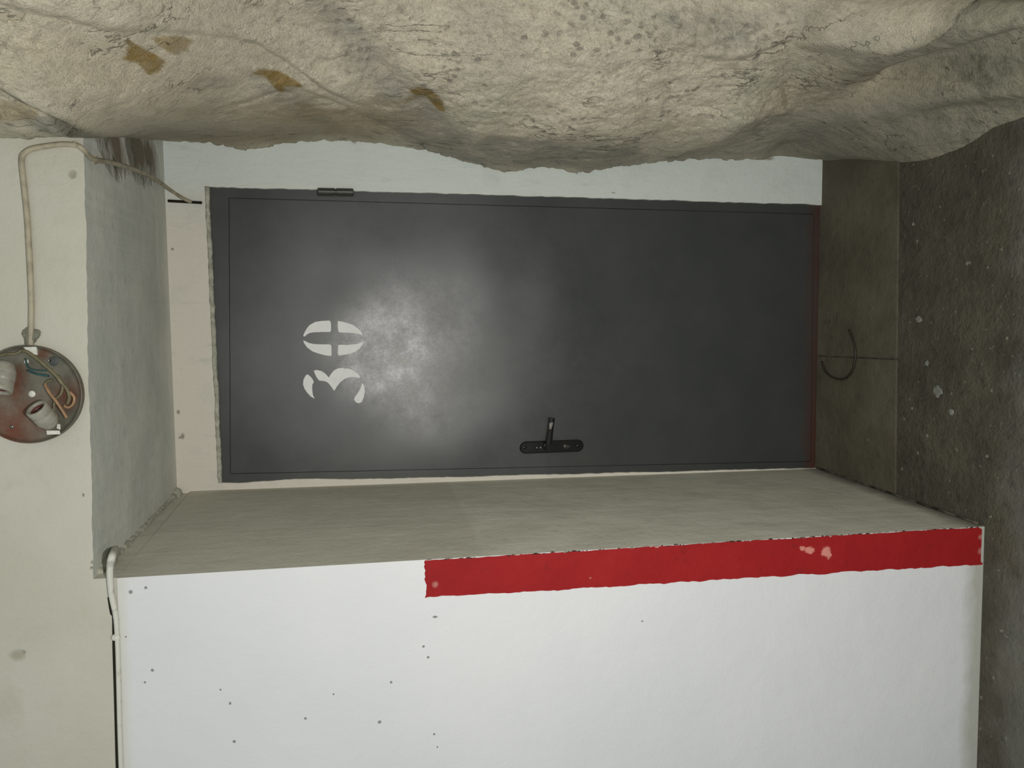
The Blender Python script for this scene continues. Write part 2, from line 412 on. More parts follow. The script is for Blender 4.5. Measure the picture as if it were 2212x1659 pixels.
grid_face(bm, A0, F2, F1, A1, 1, 1, 0)                       # front
topB = Vector((ext(b1, b2, zs).x, DB, zs))
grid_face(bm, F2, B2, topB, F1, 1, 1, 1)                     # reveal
C0, C1 = Vector((XL, DB, -0.03)), Vector((XL, DB, zs))
grid_face(bm, B2, C0, C1, topB, 1, 1, 0)
grid_face(bm, A1, F1, topB, C1, 1, 1, 0)
bmesh.ops.remove_doubles(bm, verts=bm.verts, dist=1e-5)
for f in bm.faces: f.smooth = False
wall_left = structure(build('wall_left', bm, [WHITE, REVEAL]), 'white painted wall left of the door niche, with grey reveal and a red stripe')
# red stripe painted on the wall's edge, slightly thick with ragged borders
bm = bmesh.new(); nz = Vector((1, 0, 0)); off = Vector((0, -0.0015, 0))
p1, p2, p3, p4 = on('y', D, 918, 1208), on('y', D, 2112, 1137), on('y', D, 2122, 1213), on('y', D, 919, 1291)
p1.x = (f1.x + (f2.x-f1.x)*((p1.z-f1.z)/(f2.z-f1.z))) - 0.001; p2.x = (f1.x + (f2.x-f1.x)*((p2.z-f1.z)/(f2.z-f1.z))) - 0.001
pts = rough_line(p1, p2, 130, 0.0009, nz) + [p2, p2+Vector((-.006, 0, -.012)), p3+Vector((0, 0, .006))] + [p3+Vector((-.004, 0, 0))] + rough_line(p3+Vector((-.006, 0, 0)), p4, 160, 0.0016, nz) + rough_line(p4, p1, 18, 0.002, Vector((0, 0, 1)))
prism(bm, [p+off for p in pts], (0, 0.0014, 0))
bmesh.ops.triangulate(bm, faces=[f for f in bm.faces if len(f.verts) > 4])
build('red_stripe', bm, RED, wall_left, label='dark red painted stripe along the wall edge')
# flaky plaster bead along the edge of the stripe
bm = bmesh.new()
for k in range(150):
    t = (k+random.random())/150
    if random.random() < 0.35: continue
    p = p1.lerp(p2, t) + Vector((random.uniform(-.001, .0015), -0.001, 0)); L = random.uniform(.003, .014); r = random.uniform(.0008, .0022)
    tube(bm, [p, p+Vector((random.uniform(-.001, .001), 0, -L*.5)), p+Vector((0, 0, -L))], [r*.5, r, r*.4], 5)
build('flaked_plaster', bm, FLAKED, wall_left)['kind'] = 'stuff'

# ------------------------------------------------------------------ beam over the opening (cream face, grey soffit)
bm = bmesh.new()
s1 = on('y', D, 200, 1252); s2 = on('y', D, 176, 200); t1 = on('y', DB, 383, 1066); t2 = on('y', DB, 352, 305)
s2 = s1 + (on('y', D, 180, 320)-s1)*((1.3-s1.x)/(on('y', D, 180, 320).x-s1.x)); t2 = t1 + (t2-t1)*((1.3-t1.x)/(t2.x-t1.x))
s1 = s1 + Vector((0, .004, 0)); s2 = s2 + Vector((0, .004, 0)); ZTOP = 3.0; yf = D+0.004
ns = 140
edge_f = [s1] + rough_line(s1, s2, ns, 0.0012, Vector((0, 0, 1)))[1:] + [s2]
edge_b = [t1.lerp(t2, i/ns) for i in range(ns+1)]
ef = [bm.verts.new(p) for p in edge_f]; eb_ = [bm.verts.new(p) for p in edge_b]
tf = [bm.verts.new(Vector((p.x, yf, ZTOP))) for p in edge_f]; tb = [bm.verts.new(Vector((p.x, DB+.1, ZTOP))) for p in edge_f]
for i in range(ns):
    bm.faces.new((ef[i], ef[i+1], eb_[i+1], eb_[i])).material_index = 1
    bm.faces.new((ef[i], tf[i], tf[i+1], ef[i+1])); bm.faces.new((tf[i], tb[i], tb[i+1], tf[i+1]))
bm.faces.new((ef[ns], tf[ns], tb[ns], eb_[ns]))
prism(bm, [Vector((XL, yf, ZSEAM)), Vector((s1.x, yf, ZSEAM)), Vector((s1.x, yf, ZTOP)), Vector((XL, yf, ZTOP))], (0, .75, 0))
q = bm.faces.new([bm.verts.new(p) for p in (Vector((s1.x, yf, ZSEAM)), Vector((s1.x, yf, s1.z)), t1+Vector((0, 0, .001)), Vector((t1.x, DB, ZSEAM)))]); q.material_index = 2
bmesh.ops.remove_doubles(bm, verts=bm.verts, dist=1e-5)
wall_top = structure(build('wall_top', bm, [CREAM, SOFFIT, REVEAL]), 'cream painted beam above the door niche with a grey underside')
# uneven mortar where soffit meets reveal
bm = bmesh.new()
path = []
rr_ = 0.0; rads = []
for k in range(140):
    t = k/139; rr_ = rr_*.85+random.uniform(-.0016, .0016); p = s1.lerp(t1, t); p = p + Vector((0.002+rr_, 0, 0.001)); path.append(p)
    rads.append(.0075 + .003*math.sin(k*.11)**2 + .012*math.exp(-((t-.97)/.04)**2) + .010*math.exp(-((t-.12)/.05)**2) + random.uniform(0, .0012))
tube(bm, path[6:], rads[6:], 9)
build('mortar_fillet', bm, MORTAR, wall_top, True)

# ------------------------------------------------------------------ door wall with its door hole
dTL, dBL, dTR, dBR = on('y', DB, 478, 1043), on('y', DB, 1766, 1011), on('y', DB, 449, 403), on('y', DB, 1772, 442)
bm = bmesh.new()
zb0 = -0.03
dBLx, dBRx = Vector((dBL.x, DB, zb0)), Vector((dBR.x, DB, zb0))
outer = [Vector((-0.75, DB, zb0)), Vector((-0.75, DB, 2.5)), Vector((1.1, DB, 2.5)), Vector((1.1, DB, zb0))]
L = rough_line(dBLx, dTL, 150, 0.0011, Vector((1, 0, 0))); T = rough_line(dTL, dTR, 60, 0.0018, Vector((0, 0, 1))); Rr = rough_line(dTR, dBRx, 150, 0.0012, Vector((1, 0, 0))) + [dBRx]
# broad lumps where the white paint laps over the frame
for k, p in enumerate(L):
    t = k/len(L); p.x += 0.006*math.exp(-((t-0.88)/0.05)**2) - 0.002*math.exp(-((t-0.97)/0.03)**2)
T = [dTL] + T[1:] + [dTR]; L = L[:-1] + [dTL]; Rr = [dTR] + Rr[1:]
ladder(bm, L, [Vector((-0.75, DB, p.z)) for p in L], (0, .14, 0))
ladder(bm, Rr, [Vector((1.1, DB, p.z)) for p in Rr], (0, .14, 0))
zl, zr_ = L[-1].z, Rr[0].z
TT = [Vector((-0.75, DB, zl))] + T + [Vector((1.1, DB, zr_))]
ladder(bm, TT, [Vector((p.x, DB, 2.5)) for p in TT], (0, .14, 0))
wall_back = structure(build('wall_back', bm, DOORWALL), 'white plastered wall around the dark door')
# grey rendered lip on the upper side of the doorway
bm = bmesh.new()
top = []
rr_ = 0.0
for k in range(160):
    t = k/159; rr_ = rr_*.8+random.uniform(-.0009, .0009); p = dTL.lerp(dTR, t) + Vector((0, 0.003, 0.0035+rr_)); top.append(p)
tube(bm, top, [0.0065+abs(math.sin(k*.21))*0.001 for k in range(160)], 9)
build('render_lip', bm, MORTAR, wall_back, True)

# ------------------------------------------------------------------ door
DY = DB+0.012
dc = (dTL+dBL+dTR+dBR)/4
door = structure(bpy.data.objects.new('door_1', None), 'dark grey metal door with a stencilled white number 30'); COL.objects.link(door); door.location = (dc.x, DB, 0)
def dp(u, v, y=DY): return on('y', y, u, v)
def quadpt(i, j):            # i: 0 left .. 1 right, j: 0 bottom .. 1 top on the door opening
    return dBL.lerp(dBR, i).lerp(dTL.lerp(dTR, i), j)
bm = bmesh.new(); g = 0.02
o = [Vector((dBL.x-g, DY, -0.02)), Vector((dTL.x-g, DY, dTL.z+g)), Vector((dTR.x+g, DY, dTR.z+g)), Vector((dBR.x+g, DY, -0.02))]
i_ = [on('y', DY, 1752, 997), on('y', DY, 497, 1024), on('y', DY, 494, 427), on('y', DY, 1758, 462)]
ov = [bm.verts.new(p) for p in o]; iv = [bm.verts.new(p) for p in i_]
ob = [bm.verts.new(p+Vector((0, .05, 0))) for p in o]; ib = [bm.verts.new(p+Vector((0, .05, 0))) for p in i_]
for k in range(4):
    n = (k+1) % 4
    bm.faces.new((ov[k], ov[n], iv[n], iv[k])); bm.faces.new((ob[k], ib[k], ib[n], ob[n]))
    bm.faces.new((iv[k], iv[n], ib[n], ib[k])); bm.faces.new((ov[k], ob[k], ob[n], ov[n]))
build('door_frame', bm, ENAMEL, door)
bm = bmesh.new(); s = 0.0018
lf = [i_[0]+Vector((s, -.0035, s)), i_[1]+Vector((s, -.0035, -s)), i_[2]+Vector((-s, -.0035, -s)), i_[3]+Vector((-s, -.0035, s))]
fs = prism(bm, lf, (0, .04, 0))
bmesh.ops.bevel(bm, geom=[e for e in fs[0].edges], offset=0.0025, segments=2, affect='EDGES')
build('door_leaf', bm, ENAMEL, door)
LY = DY-0.0035
# stencilled number
def px(pts): return [on('y', LY, 620+a/6.91, 660+b/6.9125) for a, b in pts]
ZERO = [[(240,455),(262,400),(300,335),(340,290),(420,245),(520,230),(640,225),(655,260),(658,370),(640,395),(520,395),(400,400),(340,410),(300,430),(265,462)],
 [(757,232),(820,240),(900,262),(985,290),(1060,345),(1110,400),(1130,450),(1080,425),(1000,412),(880,405),(775,400),(765,380),(757,300)],
 [(240,520),(270,530),(330,560),(400,575),(520,580),(640,580),(662,600),(665,740),(655,752),(580,745),(480,720),(380,685),(300,625),(258,565)],
 [(765,590),(820,585),(900,590),(1000,580),(1060,570),(1100,550),(1145,538),(1120,590),(1080,645),(1020,690),(930,722),(800,745),(768,745),(757,710)]]
THREE = [[(305,1025),(345,1055),(380,1095),(400,1145),(378,1180),(376,1250),(385,1330),(412,1392),(350,1355),(300,1300),(260,1240),(240,1180),(245,1110),(275,1050)],
 [(400,970),(450,962),(520,980),(570,1015),(625,1075),(650,1030),(700,970),(760,938),(830,930),(870,945),(900,937),(980,965),(1050,1010),(1092,1060),(1080,1080),(1000,1065),(930,1070),(860,1095),(790,1150),(740,1215),(705,1275),(660,1210),(610,1150),(560,1128),(480,1120),(440,1070),(415,1015)],
 [(1130,1160),(1150,1200),(1163,1280),(1145,1370),(1115,1440),(1070,1460),(1030,1445),(1000,1405),(1010,1370),(1060,1300),(1100,1230),(1118,1175)]]
for nm, polys, lb in (('painted_digit', THREE, 'white stencilled digit 3'), ('painted_digit', ZERO, 'white stencilled digit 0')):
    bm = bmesh.new()
    for poly in polys: prism(bm, [p+Vector((0, -0.0006, 0)) for p in px(poly)], (0, 0.0005, 0))
    bmesh.ops.triangulate(bm, faces=[f for f in bm.faces if len(f.verts) > 4])
    build(nm, bm, STENCIL, door, label=lb)
# hinges
def hinge(ua, ub, v, r, mats):
    a, b = on('y', DB-.006, ua, v), on('y', DB-.006, ub, v+1.5)
    bm = bmesh.new()
    cuts = [0, .48, .50, .52, 1.0]; rr = [r, r, r*.8, r, r]
    tube(bm, [a.lerp(b, t) for t in (0, .02, .47, .48, .52, .53, .98, 1)], [r*.7, r, r, r*.82, r*.82, r, r, r*.7], 14)
    prism(bm, [a+Vector((-.012, .004, 0)), a+Vector((.004, .004, 0)), b+Vector((.004, .004, 0)), b+Vector((-.012, .004, 0))], (0, .004, 0))
    build('hinge', bm, mats, door, False)
hinge(686, 764, 414, 0.0118, flat('hinge_enamel', (0.045, 0.048, 0.038), 0.4))

# handle
ha = dp(1190, 964, LY)
hd = bpy.data.objects.new('door_handle', None); COL.objects.link(hd); hd.parent = door
hd.location = Vector((ha.x, ha.y, ha.z)) - origin(door); hd['label'] = 'black plastic lever handle on a long rounded plate'
bm = bmesh.new()
ea, eb = dp(1135, 966.5, LY), dp(1247, 962.5, LY); ax = (eb-ea).normalized(); sd = Vector((ax.z, 0, -ax.x)); R_ = 0.0205
prof = [(1.0, 0), (1.0, .005), (.94, .0085), (.80, .0105)]
rings = []
for sc, h in prof:
    rg = []
    for k in range(17): a = math.pi*k/16; rg.append(bm.verts.new(ea + (sd*math.cos(a) - ax*math.sin(a))*R_*sc + Vector((0, -h, 0))))
    for k in range(17): a = math.pi*k/16; rg.append(bm.verts.new(eb + (-sd*math.cos(a) + ax*math.sin(a))*R_*sc + Vector((0, -h, 0))))
    rings.append(rg)
for A, B in zip(rings, rings[1:]):
    n = len(A)
    for k in range(n): bm.faces.new((A[k], A[(k+1) % n], B[(k+1) % n], B[k]))
bm.faces.new(rings[-1]); bm.faces.new(rings[0][::-1])
build('handle_plate', bm, BLACK, hd, False)
bm = bmesh.new()
base = dp(1184, 964, LY-0.010)
lathe(bm, [(0, 0.03), (.0125, 0.03), (.0135, 0.025), (.0135, 0)], base, (0, -1, 0), 20)
tipb, tip = on('y', LY-0.032, 1184, 972), on('y', LY-0.045, 1193, 903)
dirv = (tip-tipb).normalized(); wv = Vector((dirv.z, 0, -dirv.x)).normalized(); nv = Vector((0, -1, 0))
prev = None; secs = []
for t, wd, th in ((0, .0115, .006), (.15, .012, .007), (.5, .0095, .006), (.8, .009, .0055), (1.0, .0095, .005)):
    c0 = tipb.lerp(tip, t)
    secs.append([bm.verts.new(c0 + wv*wd*math.cos(a) + nv*th*math.sin(a)) for a in [2*math.pi*(k+.5)/10 for k in range(10)]])
for A, B in zip(secs, secs[1:]):
    for k in range(10): bm.faces.new((A[k], A[(k+1) % 10], B[(k+1) % 10], B[k]))
bm.faces.new(secs[0][::-1]); bm.faces.new(secs[-1])
build('lever', bm, BLACK, hd, False)
for (u, v, r) in ((1133, 966.5, .0055), (1248, 963, .0055)):
    bm = bmesh.new(); lathe(bm, [(0, .0022), (r*.7, .002), (r, .0008), (r, -.001)], dp(u, v, LY-.0105), (0, -1, 0), 14)
    build('screw', bm, BLACK, hd, True)
bm = bmesh.new(); kc = dp(1222, 964.5, LY-.0105)
lathe(bm, [(0, .0015), (.008, .0015), (.0088, .0005), (.0088, -.001)], kc, (0, -1, 0), 20)
prism(bm, [kc+Vector((-.0045, -.0008, 0)), kc+Vector((.0045, -.0008, 0)), kc+Vector((.0045, -.0008, -.018)), kc+Vector((-.0045, -.0008, -.018))], (0, -.0012, 0))
build('key_cylinder', bm, flat('dull_brass', (0.05, 0.045, 0.035), 0.35), hd, True)
bm = bmesh.new()
tc = on('y', LY-0.051, 1190.5, 920)
prism(bm, [tc+wv*.005+dirv*.012, tc-wv*.006+dirv*.009, tc-wv*.005-dirv*.012, tc+wv*.002-dirv*.010, tc+wv*.004], (0, .008, 0))
build('shine_patch', bm, STEEL, hd, label='bright patch put in for the shine on the lever')  # metal shine of the lever, put in as a steel patch
for u in (1160, 1168):
    bm = bmesh.new(); lathe(bm, [(0, .002), (.003, .0015), (.004, 0), (.004, -.001)], dp(u, 967, LY-.0105), (0, -1, 0), 12); build('rivet', bm, STEEL, hd, True)

# ------------------------------------------------------------------ floor, doorstep
bm = bmesh.new()
prism(bm, [Vector((-3, -2.2, 0)), Vector((3, -2.2, 0)), Vector((3, DB+.14, 0)), Vector((-3, DB+.14, 0))], (0, 0, -0.08))
structure(build('floor', bm, FLOOR), 'dark dirty concrete floor in front of the door niche')
sa, sb = on('z', 0.006, 1932, 1072), on('z', 0.006, 1940, 330)
bm = bmesh.new()
def slab(i0, i1):
    a = sa.lerp(sb, i0); b = sa.lerp(sb, i1)
    fs = prism(bm, [a, b, Vector((b.x, DB+.01, .006)), Vector((a.x, DB+.01, .006))], (0, 0, -.006))
jt = (on('z', 0.006, 1935, 776).x - sa.x)/(sb.x-sa.x)
slab(-0.02, jt-0.0025); slab(jt+0.0025, 1.3)
structure(build('trim_1', bm, STEP), 'concrete doorstep slab with a joint in the middle')
bm = bmesh.new()
tube(bm, smooth_path([Vector((b2.x+.004, DB-.003, .004))] + [b2.lerp(f2, t)+Vector((.004, 0, 0)) - Vector((0, 0, b2.lerp(f2, t).z-.006)) for t in (.1, .25, .4, .55, .7, .85, .98)], 6), 0.0038, 7)  # dark tube along the line between reveal and floor
structure(build('trim_2', bm, DARK_LINE, None, True), 'dark line where the grey reveal meets the floor')

# cord lying on the step
bm = bmesh.new()
cp_ = smooth_path([on('z', .011, u, v) for u, v in ((1834, 712), (1841, 730), (1847, 752), (1847, 775), (1842, 798), (1830, 815), (1813, 819), (1795, 813), (1782, 800), (1775, 781))], 8)
tube(bm, cp_, [0.0035]*len(cp_), 8)
tag(build('cord', bm, flat('black_cord', (0.035, 0.03, 0.018)), None, True), 'short dark cord curled on the concrete doorstep', 'cord')

# pale chips and scraps on the floor
def chip(u, v, r, label, flatness=0.35, seed=0):
    rnd = random.Random(seed); p = on('z', 0.0, u, v); bm = bmesh.new()
    bmesh.ops.create_icosphere(bm, subdivisions=2, radius=1)
    sx_, sy_ = r*rnd.uniform(.8, 1.2), r*rnd.uniform(.8, 1.3)
    for q in bm.verts:
        k = 1+0.28*math.sin(q.co.x*4+seed)*math.cos(q.co.y*5+seed*2) + rnd.uniform(-.12, .12)
        q.co = Vector((q.co.x*sx_*k, q.co.y*sy_*k, q.co.z*r*flatness*k + r*flatness*.7)); q.co.z = max(q.co.z, 0.0)
        q.co += p
    o_ = build('stone_chip', bm, CHIP)
    loc = p.copy()
    for q in o_.data.vertices: q.co -= loc
    o_.location = loc
    tag(o_, label, 'stone', 'pale chips scattered on the floor')
chip(1987, 690, .011, 'round pale chip on the dark floor between rock wall and doorstep joint', .3, 1)
chip(2027, 845, .0145, 'largest pale chip, lying in the middle of the dark floor', .3, 2)
chip(2056, 890, .010, 'wedge shaped pale chip lying next to the largest chip on the floor', .3, 3)
chip(2003, 785, .009, 'dull pale chip on the floor near the doorstep joint', .25, 4)
chip(1971, 882, .004, 'tiny bright chip close to the front edge of the doorstep', .4, 5)
chip(2004, 941, .005, 'small pale chip nearest the grey reveal', .4, 6)
chip(1974, 484, .006, 'small pale chip nearest the rock wall', .4, 7)
chip(1879, 950, .0035, 'tiny pale crumb lying on top of the doorstep near the reveal', .5, 8)
bpy.data.objects['stone_chip.007'].location.z = 0.006

# ------------------------------------------------------------------ rock wall on the right
def smooth01(t): t = np.clip(t, 0, 1); return t*t*(3-2*t)
def vnoise(x, y, seed):
    xi = np.floor(x).astype(np.int64); yi = np.floor(y).astype(np.int64); xf = x-xi; yf_ = y-yi
    def h(a, b):
        n = (a*374761393 + b*668265263 + seed*1442695041) & 0xffffffff
        n = ((n ^ (n >> 13))*1274126177) & 0xffffffff
        return ((n ^ (n >> 16)) & 0xffff)/65535.0
    u_, v_ = smooth01(xf), smooth01(yf_)
    return (h(xi, yi)*(1-u_)+h(xi+1, yi)*u_)*(1-v_) + (h(xi, yi+1)*(1-u_)+h(xi+1, yi+1)*u_)*v_ - 0.5
def fbm(x, y, seed, o=4, g=0.5):
    s = 0; a = 1
    for k in range(o): s = s + a*vnoise(x*2**k+k*7.3, y*2**k+k*3.1, seed+k); a *= g
    return s
def cell(x, y, seed):
    """distance to nearest jittered lattice point"""
    xi = np.floor(x).astype(np.int64); yi = np.floor(y).astype(np.int64); best = np.full(x.shape, 9.0); hb = np.zeros(x.shape)
    for dx in (-1, 0, 1):
        for dy in (-1, 0, 1):
            a, b = xi+dx, yi+dy
            n = (a*374761393 + b*668265263 + seed*97531) & 0xffffffff; n = ((n ^ (n >> 13))*1274126177) & 0xffffffff
            jx = (n & 0xff)/255.; jy = ((n >> 8) & 0xff)/255.; hh = ((n >> 16) & 0xff)/255.
            d = np.hypot(a+jx-x, b+jy-y); k = d < best; best = np.where(k, d, best); hb = np.where(k, hh, hb)
    return best, hb
E_ = 0.0
ctrl = [(0,297,D-.04),(90,298,D-.04),(170,298,D-.04),(-200,300,D),(0,270,D-.12),(90,270,D-.13),(165,272,D-.10),(0,150,1.56),(0,0,1.44),(-200,100,1.50),(120,170,1.58),(250,150,1.66),(250,0,1.50),
 (205,296,1.90),(270,299,2.2),(350,303,2.50),(300,240,1.78),(300,280,2.05),(400,255,2.02),(520,325,DB-.035),(610,310,DB-.035),(700,302,DB-.035),(780,305,DB-.035),(880,317,DB-.035),(1000,347,DB-.035),(1090,371,DB-.035),(1170,361,DB-.035),(1250,376,DB-.035),(1320,363,DB-.035),(1400,352,DB-.035),(1480,345,DB-.035),(1560,343,DB-.035),(1640,345,DB-.035),(1790,347,DB-.035),
 (450,180,1.86),(500,250,2.10),(600,150,1.98),(600,250,2.18),(500,0,1.74),(700,120,2.02),(700,0,1.89),(720,245,2.22),(850,250,2.24),(850,100,2.03),(1000,275,2.26),(1000,100,2.0),(1000,0,1.95),(1100,305,2.32),(1200,300,2.25),(1200,220,2.12),(1200,100,1.99),(1200,0,1.94),
 (1350,295,2.24),(1400,220,2.13),(1400,120,2.0),(1400,0,1.94),(1580,270,2.22),(1550,190,2.11),(1600,60,1.95),(1600,0,1.94),(1700,310,2.48),(1740,260,2.28),(1750,150,2.05),(1750,0,1.90),(1880,250,2.10),(1900,150,1.97),(1900,0,1.80),(2050,230,1.90),(2050,120,1.80),(2050,0,1.68),
 (2212,120,1.58),(2212,200,1.63),(2212,0,1.46),(2120,150,1.72),(2120,250,1.83)]
cp3 = []
for u, v, y in ctrl: cp3.append(on('y', y, u, v))
for u, v in ((1860,344),(1930,350),(2000,345),(2100,300),(2212,250)):
    p = on('z', 0, u, v); cp3.append(p)
for u, v in ((520,325),(700,302),(880,317),(1000,347),(1250,376),(1480,345),(1640,345),(1790,347)):
    cp3.append(on('y', DB+.22, u, v+45))
for u, v in ((1860,344),(1930,350),(2000,345),(2100,300),(2212,250)): cp3.append(on('z', -.07, u, v+25))
for p in ((1.4, 1.25, 0.0), (1.4, 1.2, 1.0), (1.35, 1.0, 2.0), (1.3, .9, 2.9), (.55, 1.55, 2.9), (.30, 2.1, 2.9), (.25, 2.4, -.1)): cp3.append(Vector(p))
CA, SA = .947, .321                     # the rock face looks this way
P = np.array([[CA*p.x-SA*p.y, p.z, SA*p.x+CA*p.y] for p in cp3])
def tps(r): return np.where(r > 1e-9, r*r*np.log(np.maximum(r, 1e-9)), 0)
n = len(P); K = tps(np.hypot(P[:, None, 0]-P[None, :, 0], P[:, None, 1]-P[None, :, 1])) + np.eye(n)*0.00003
A = np.zeros((n+3, n+3)); A[:n, :n] = K; A[:n, n] = 1; A[:n, n+1:] = P[:, :2]; A[n:, :n] = A[:n, n:].T
wt = np.linalg.solve(A, np.r_[P[:, 2], 0, 0, 0])
xs = np.r_[np.arange(-0.42, 0.30, 0.0036), np.linspace(0.31, 1.15, 50)]
zs_ = np.r_[np.arange(-0.05, 2.46, 0.0042), np.linspace(2.48, 3.0, 30)]
GX, GZ = np.meshgrid(xs, zs_); gx, gz = GX.ravel(), GZ.ravel()
base = wt[n] + wt[n+1]*gx + wt[n+2]*gz
for k in range(n): base = base + wt[k]*tps(np.hypot(gx-P[k, 0], gz-P[k, 1]))
base = np.clip(base, 0.4, 3.2)
def project(x, y, z):
    dx, dy, dz = x-EYE.x, y-EYE.y, z-EYE.z
    r = dx*RIGHT.x+dy*RIGHT.y+dz*RIGHT.z; u_ = dx*UP.x+dy*UP.y+dz*UP.z; f_ = np.maximum(dx*FWD.x+dy*FWD.y+dz*FWD.z, .2)
    return W/2 - F_PX*u_/f_, H/2 - F_PX*r/f_, f_
def world(h): return CA*gx+SA*h, -SA*gx+CA*h
bx_, by_ = world(base)
pu, pv, pd = project(bx_, by_, gz)
cont = np.array([(-400,300),(0,298),(90,298),(172,298),(205,298),(350,304),(440,308),(520,325),(570,320),(610,310),(700,304),(780,306),(880,317),(940,330),(1000,347),(1040,358),(1090,372),(1130,368),(1170,361),(1200,364),(1250,376),(1320,363),(1400,352),(1480,346),(1560,344),(1640,346),(1790,347),(3000,347)], float)
m2p_ = F_PX/pd
out_ = pv - np.interp(pu, cont[:, 0], cont[:, 1])
wall_y = np.where((pu < 176) | (gz > ZT+.02), D, DB)
out_ = out_ + (fbm(gx*60, gz*45, 91, 4, .6)*.008 + fbm(gx*220, gz*150, 92, 2)*.002)*m2p_
push = smooth01((out_+1)/5)*(pu < 1795)
base = base + push*np.maximum(0, (wall_y+.06-by_)/CA)
bx_, by_ = world(base)
m2p = F_PX/pd
wob = fbm(gx*9, gz*7, 5, 4)*0.02*m2p; wob2 = fbm(gx*40, gz*30, 15, 3)*0.005*m2p
qu, qv = pu + wob2, pv + wob*0.35 + wob2
def curve_dist(pts):
    pts = np.array(pts, float); best = np.full(qu.shape, 1e9); sgn = np.ones(qu.shape); tt = np.zeros(qu.shape)
    seg = np.hypot(*(pts[1:]-pts[:-1]).T); cum = np.r_[0, np.cumsum(seg)]
    for i in range(len(pts)-1):
        a, b = pts[i], pts[i+1]; d = b-a; t = np.clip(((qu-a[0])*d[0]+(qv-a[1])*d[1])/(d@d), 0, 1)
        ex, ey = qu-(a[0]+t*d[0]), qv-(a[1]+t*d[1]); dist = np.hypot(ex, ey)
        s_ = np.where(d[0]*ey-d[1]*ex < 0, 1.0, -1.0)
        k = dist < best; best = np.where(k, dist, best); sgn = np.where(k, s_, sgn); tt = np.where(k, (cum[i]+t*seg[i])/cum[-1], tt)
    return best/m2p*sgn, tt
Yd = base.copy()
ledges = [  # curve, height, reach, end taper
 ([(-60,0),(0,10),(60,25),(160,45),(240,70),(350,72),(430,75),(500,85),(560,100),(620,135),(700,190),(760,220),(830,240)], .035, .10, .12),
 ([(-40,160),(0,185),(50,215),(100,243),(150,262),(190,285),(225,300)], .05, .08, .1),
 ([(330,248),(430,243),(500,232),(560,210),(600,195),(650,190),(720,215),(790,250),(860,285),(940,320),(1000,347)], .022, .06, .12),
 ([(560,262),(640,258),(720,268),(790,262)], .012, .04, .25),
 ([(690,-20),(740,50),(800,110),(850,165),(900,215),(960,265),(1020,310),(1080,345)], .035, .14, .15),
 ([(1070,300),(1130,306),(1200,308),(1290,306),(1350,300),(1420,322)], .012, .08, .2),
 ([(1400,352),(1450,342),(1500,322),(1550,300),(1580,285),(1620,263),(1660,252),(1720,250)], .065, .09, .15),
 ([(1710,95),(1760,112),(1820,124),(1870,128),(1910,120),(1950,105),(1985,86),(2010,70),(2040,35),(2070,5),(2090,-30)], .11, .12, .1),
 ([(1480,115),(1520,124),(1560,128),(1610,122),(1650,112),(1690,92),(1735,82)], .022, .05, .2),
 ([(1060,0),(1090,60),(1120,110),(1180,150)], .008, .1, .3),
 ([(480,240),(520,256),(600,250),(680,255)], .010, .03, .25),
 ([(2090,120),(2130,165),(2190,178),(2260,170)], .03, .05, .2),
 ([(1870,345),(1920,330),(2000,318),(2080,300)], .02, .06, .2)]
for li, (pts, h, wd, tp) in enumerate(ledges):
    sd, t = curve_dist(pts); e = smooth01(np.minimum(t, 1-t)/tp)
    Yd -= np.where(sd > 0, h*(1-np.exp(-sd/(.035 if li == 4 else .005)))*np.exp(-sd/wd), 0)*e
cracks = [([(0,45),(30,38),(52,28),(40,38),(20,42)], .01), ([(1400,352),(1500,322),(1560,300),(1625,262)], .008), ([(1820,125),(1870,129),(1950,106),(2010,70),(2085,-20)], .014),
 ([(500,233),(560,212),(600,197),(640,200)], .010), ([(560,245),(640,255),(700,250)], .006), ([(0,90),(60,105),(110,118)], .006), ([(140,40),(165,52)], .01), ([(1660,345),(1720,338),(1785,346)], .012),
 ([(820,90),(860,96),(985,98)], .004), ([(330,243),(400,240),(440,244)], .008), ([(10,195),(120,250),(210,285)], .014)]
for pts, dp_ in cracks:
    sd, t = curve_dist(pts); e = smooth01(np.minimum(t, 1-t)/.15); Yd += dp_*np.exp(-(np.abs(sd)/.0035)**2)*e
def blob(cx, cy_, ru, rv, ang=0, soft=.5, wobble=.5):
    a = math.radians(ang); du, dv = (qu-cx), (qv-cy_)
    x_, y_ = (du*math.cos(a)+dv*math.sin(a))/ru, (-du*math.sin(a)+dv*math.cos(a))/rv
    r = np.hypot(x_, y_) + wobble*nz_
    return smooth01((1+soft-r)/(2*soft))
nz_ = fbm(gx*14, gz*9, 33, 5, .6)*1.2
dome = blob(1300, 150, 200, 130, 0, .9, .1); Yd -= dome*.015
pit = blob(1520, 65, 150, 55, 0, .6); pit2 = blob(900, 60, 260, 60, 12, .7)
c1, h1 = cell(gx*38, gz*30, 3); c2, h2 = cell(gx*85, gz*60, 9)
lump = np.maximum(pit, 0.45*blob(1350, 40, 200, 70, 0, .8)); lump = np.maximum(lump, .25*blob(950, 180, 280, 80, 40, .8))
Yd -= lump*(0.5-np.minimum(c1, 1))*.016*(0.4+h1)
Yd -= (fbm(gx*7, gz*4.5, 21, 3)*.016 + fbm(gx*26, gz*13, 41, 5, .6)*.010)
def terrace(h, k):
    q = h*k; f = np.floor(q); return (f + smooth01((q-f)/.22))/k
ta = fbm(gx*9+.3*fbm(gx*20, gz*20, 71, 3), gz*3.6+gx*4, 61, 5, .6); Yd -= (terrace(ta, 7)-ta*.4)*.022
tb_ = fbm(gx*22-gz*5, gz*10, 81, 4, .6); Yd -= (terrace(tb_, 5)-tb_*.5)*.011
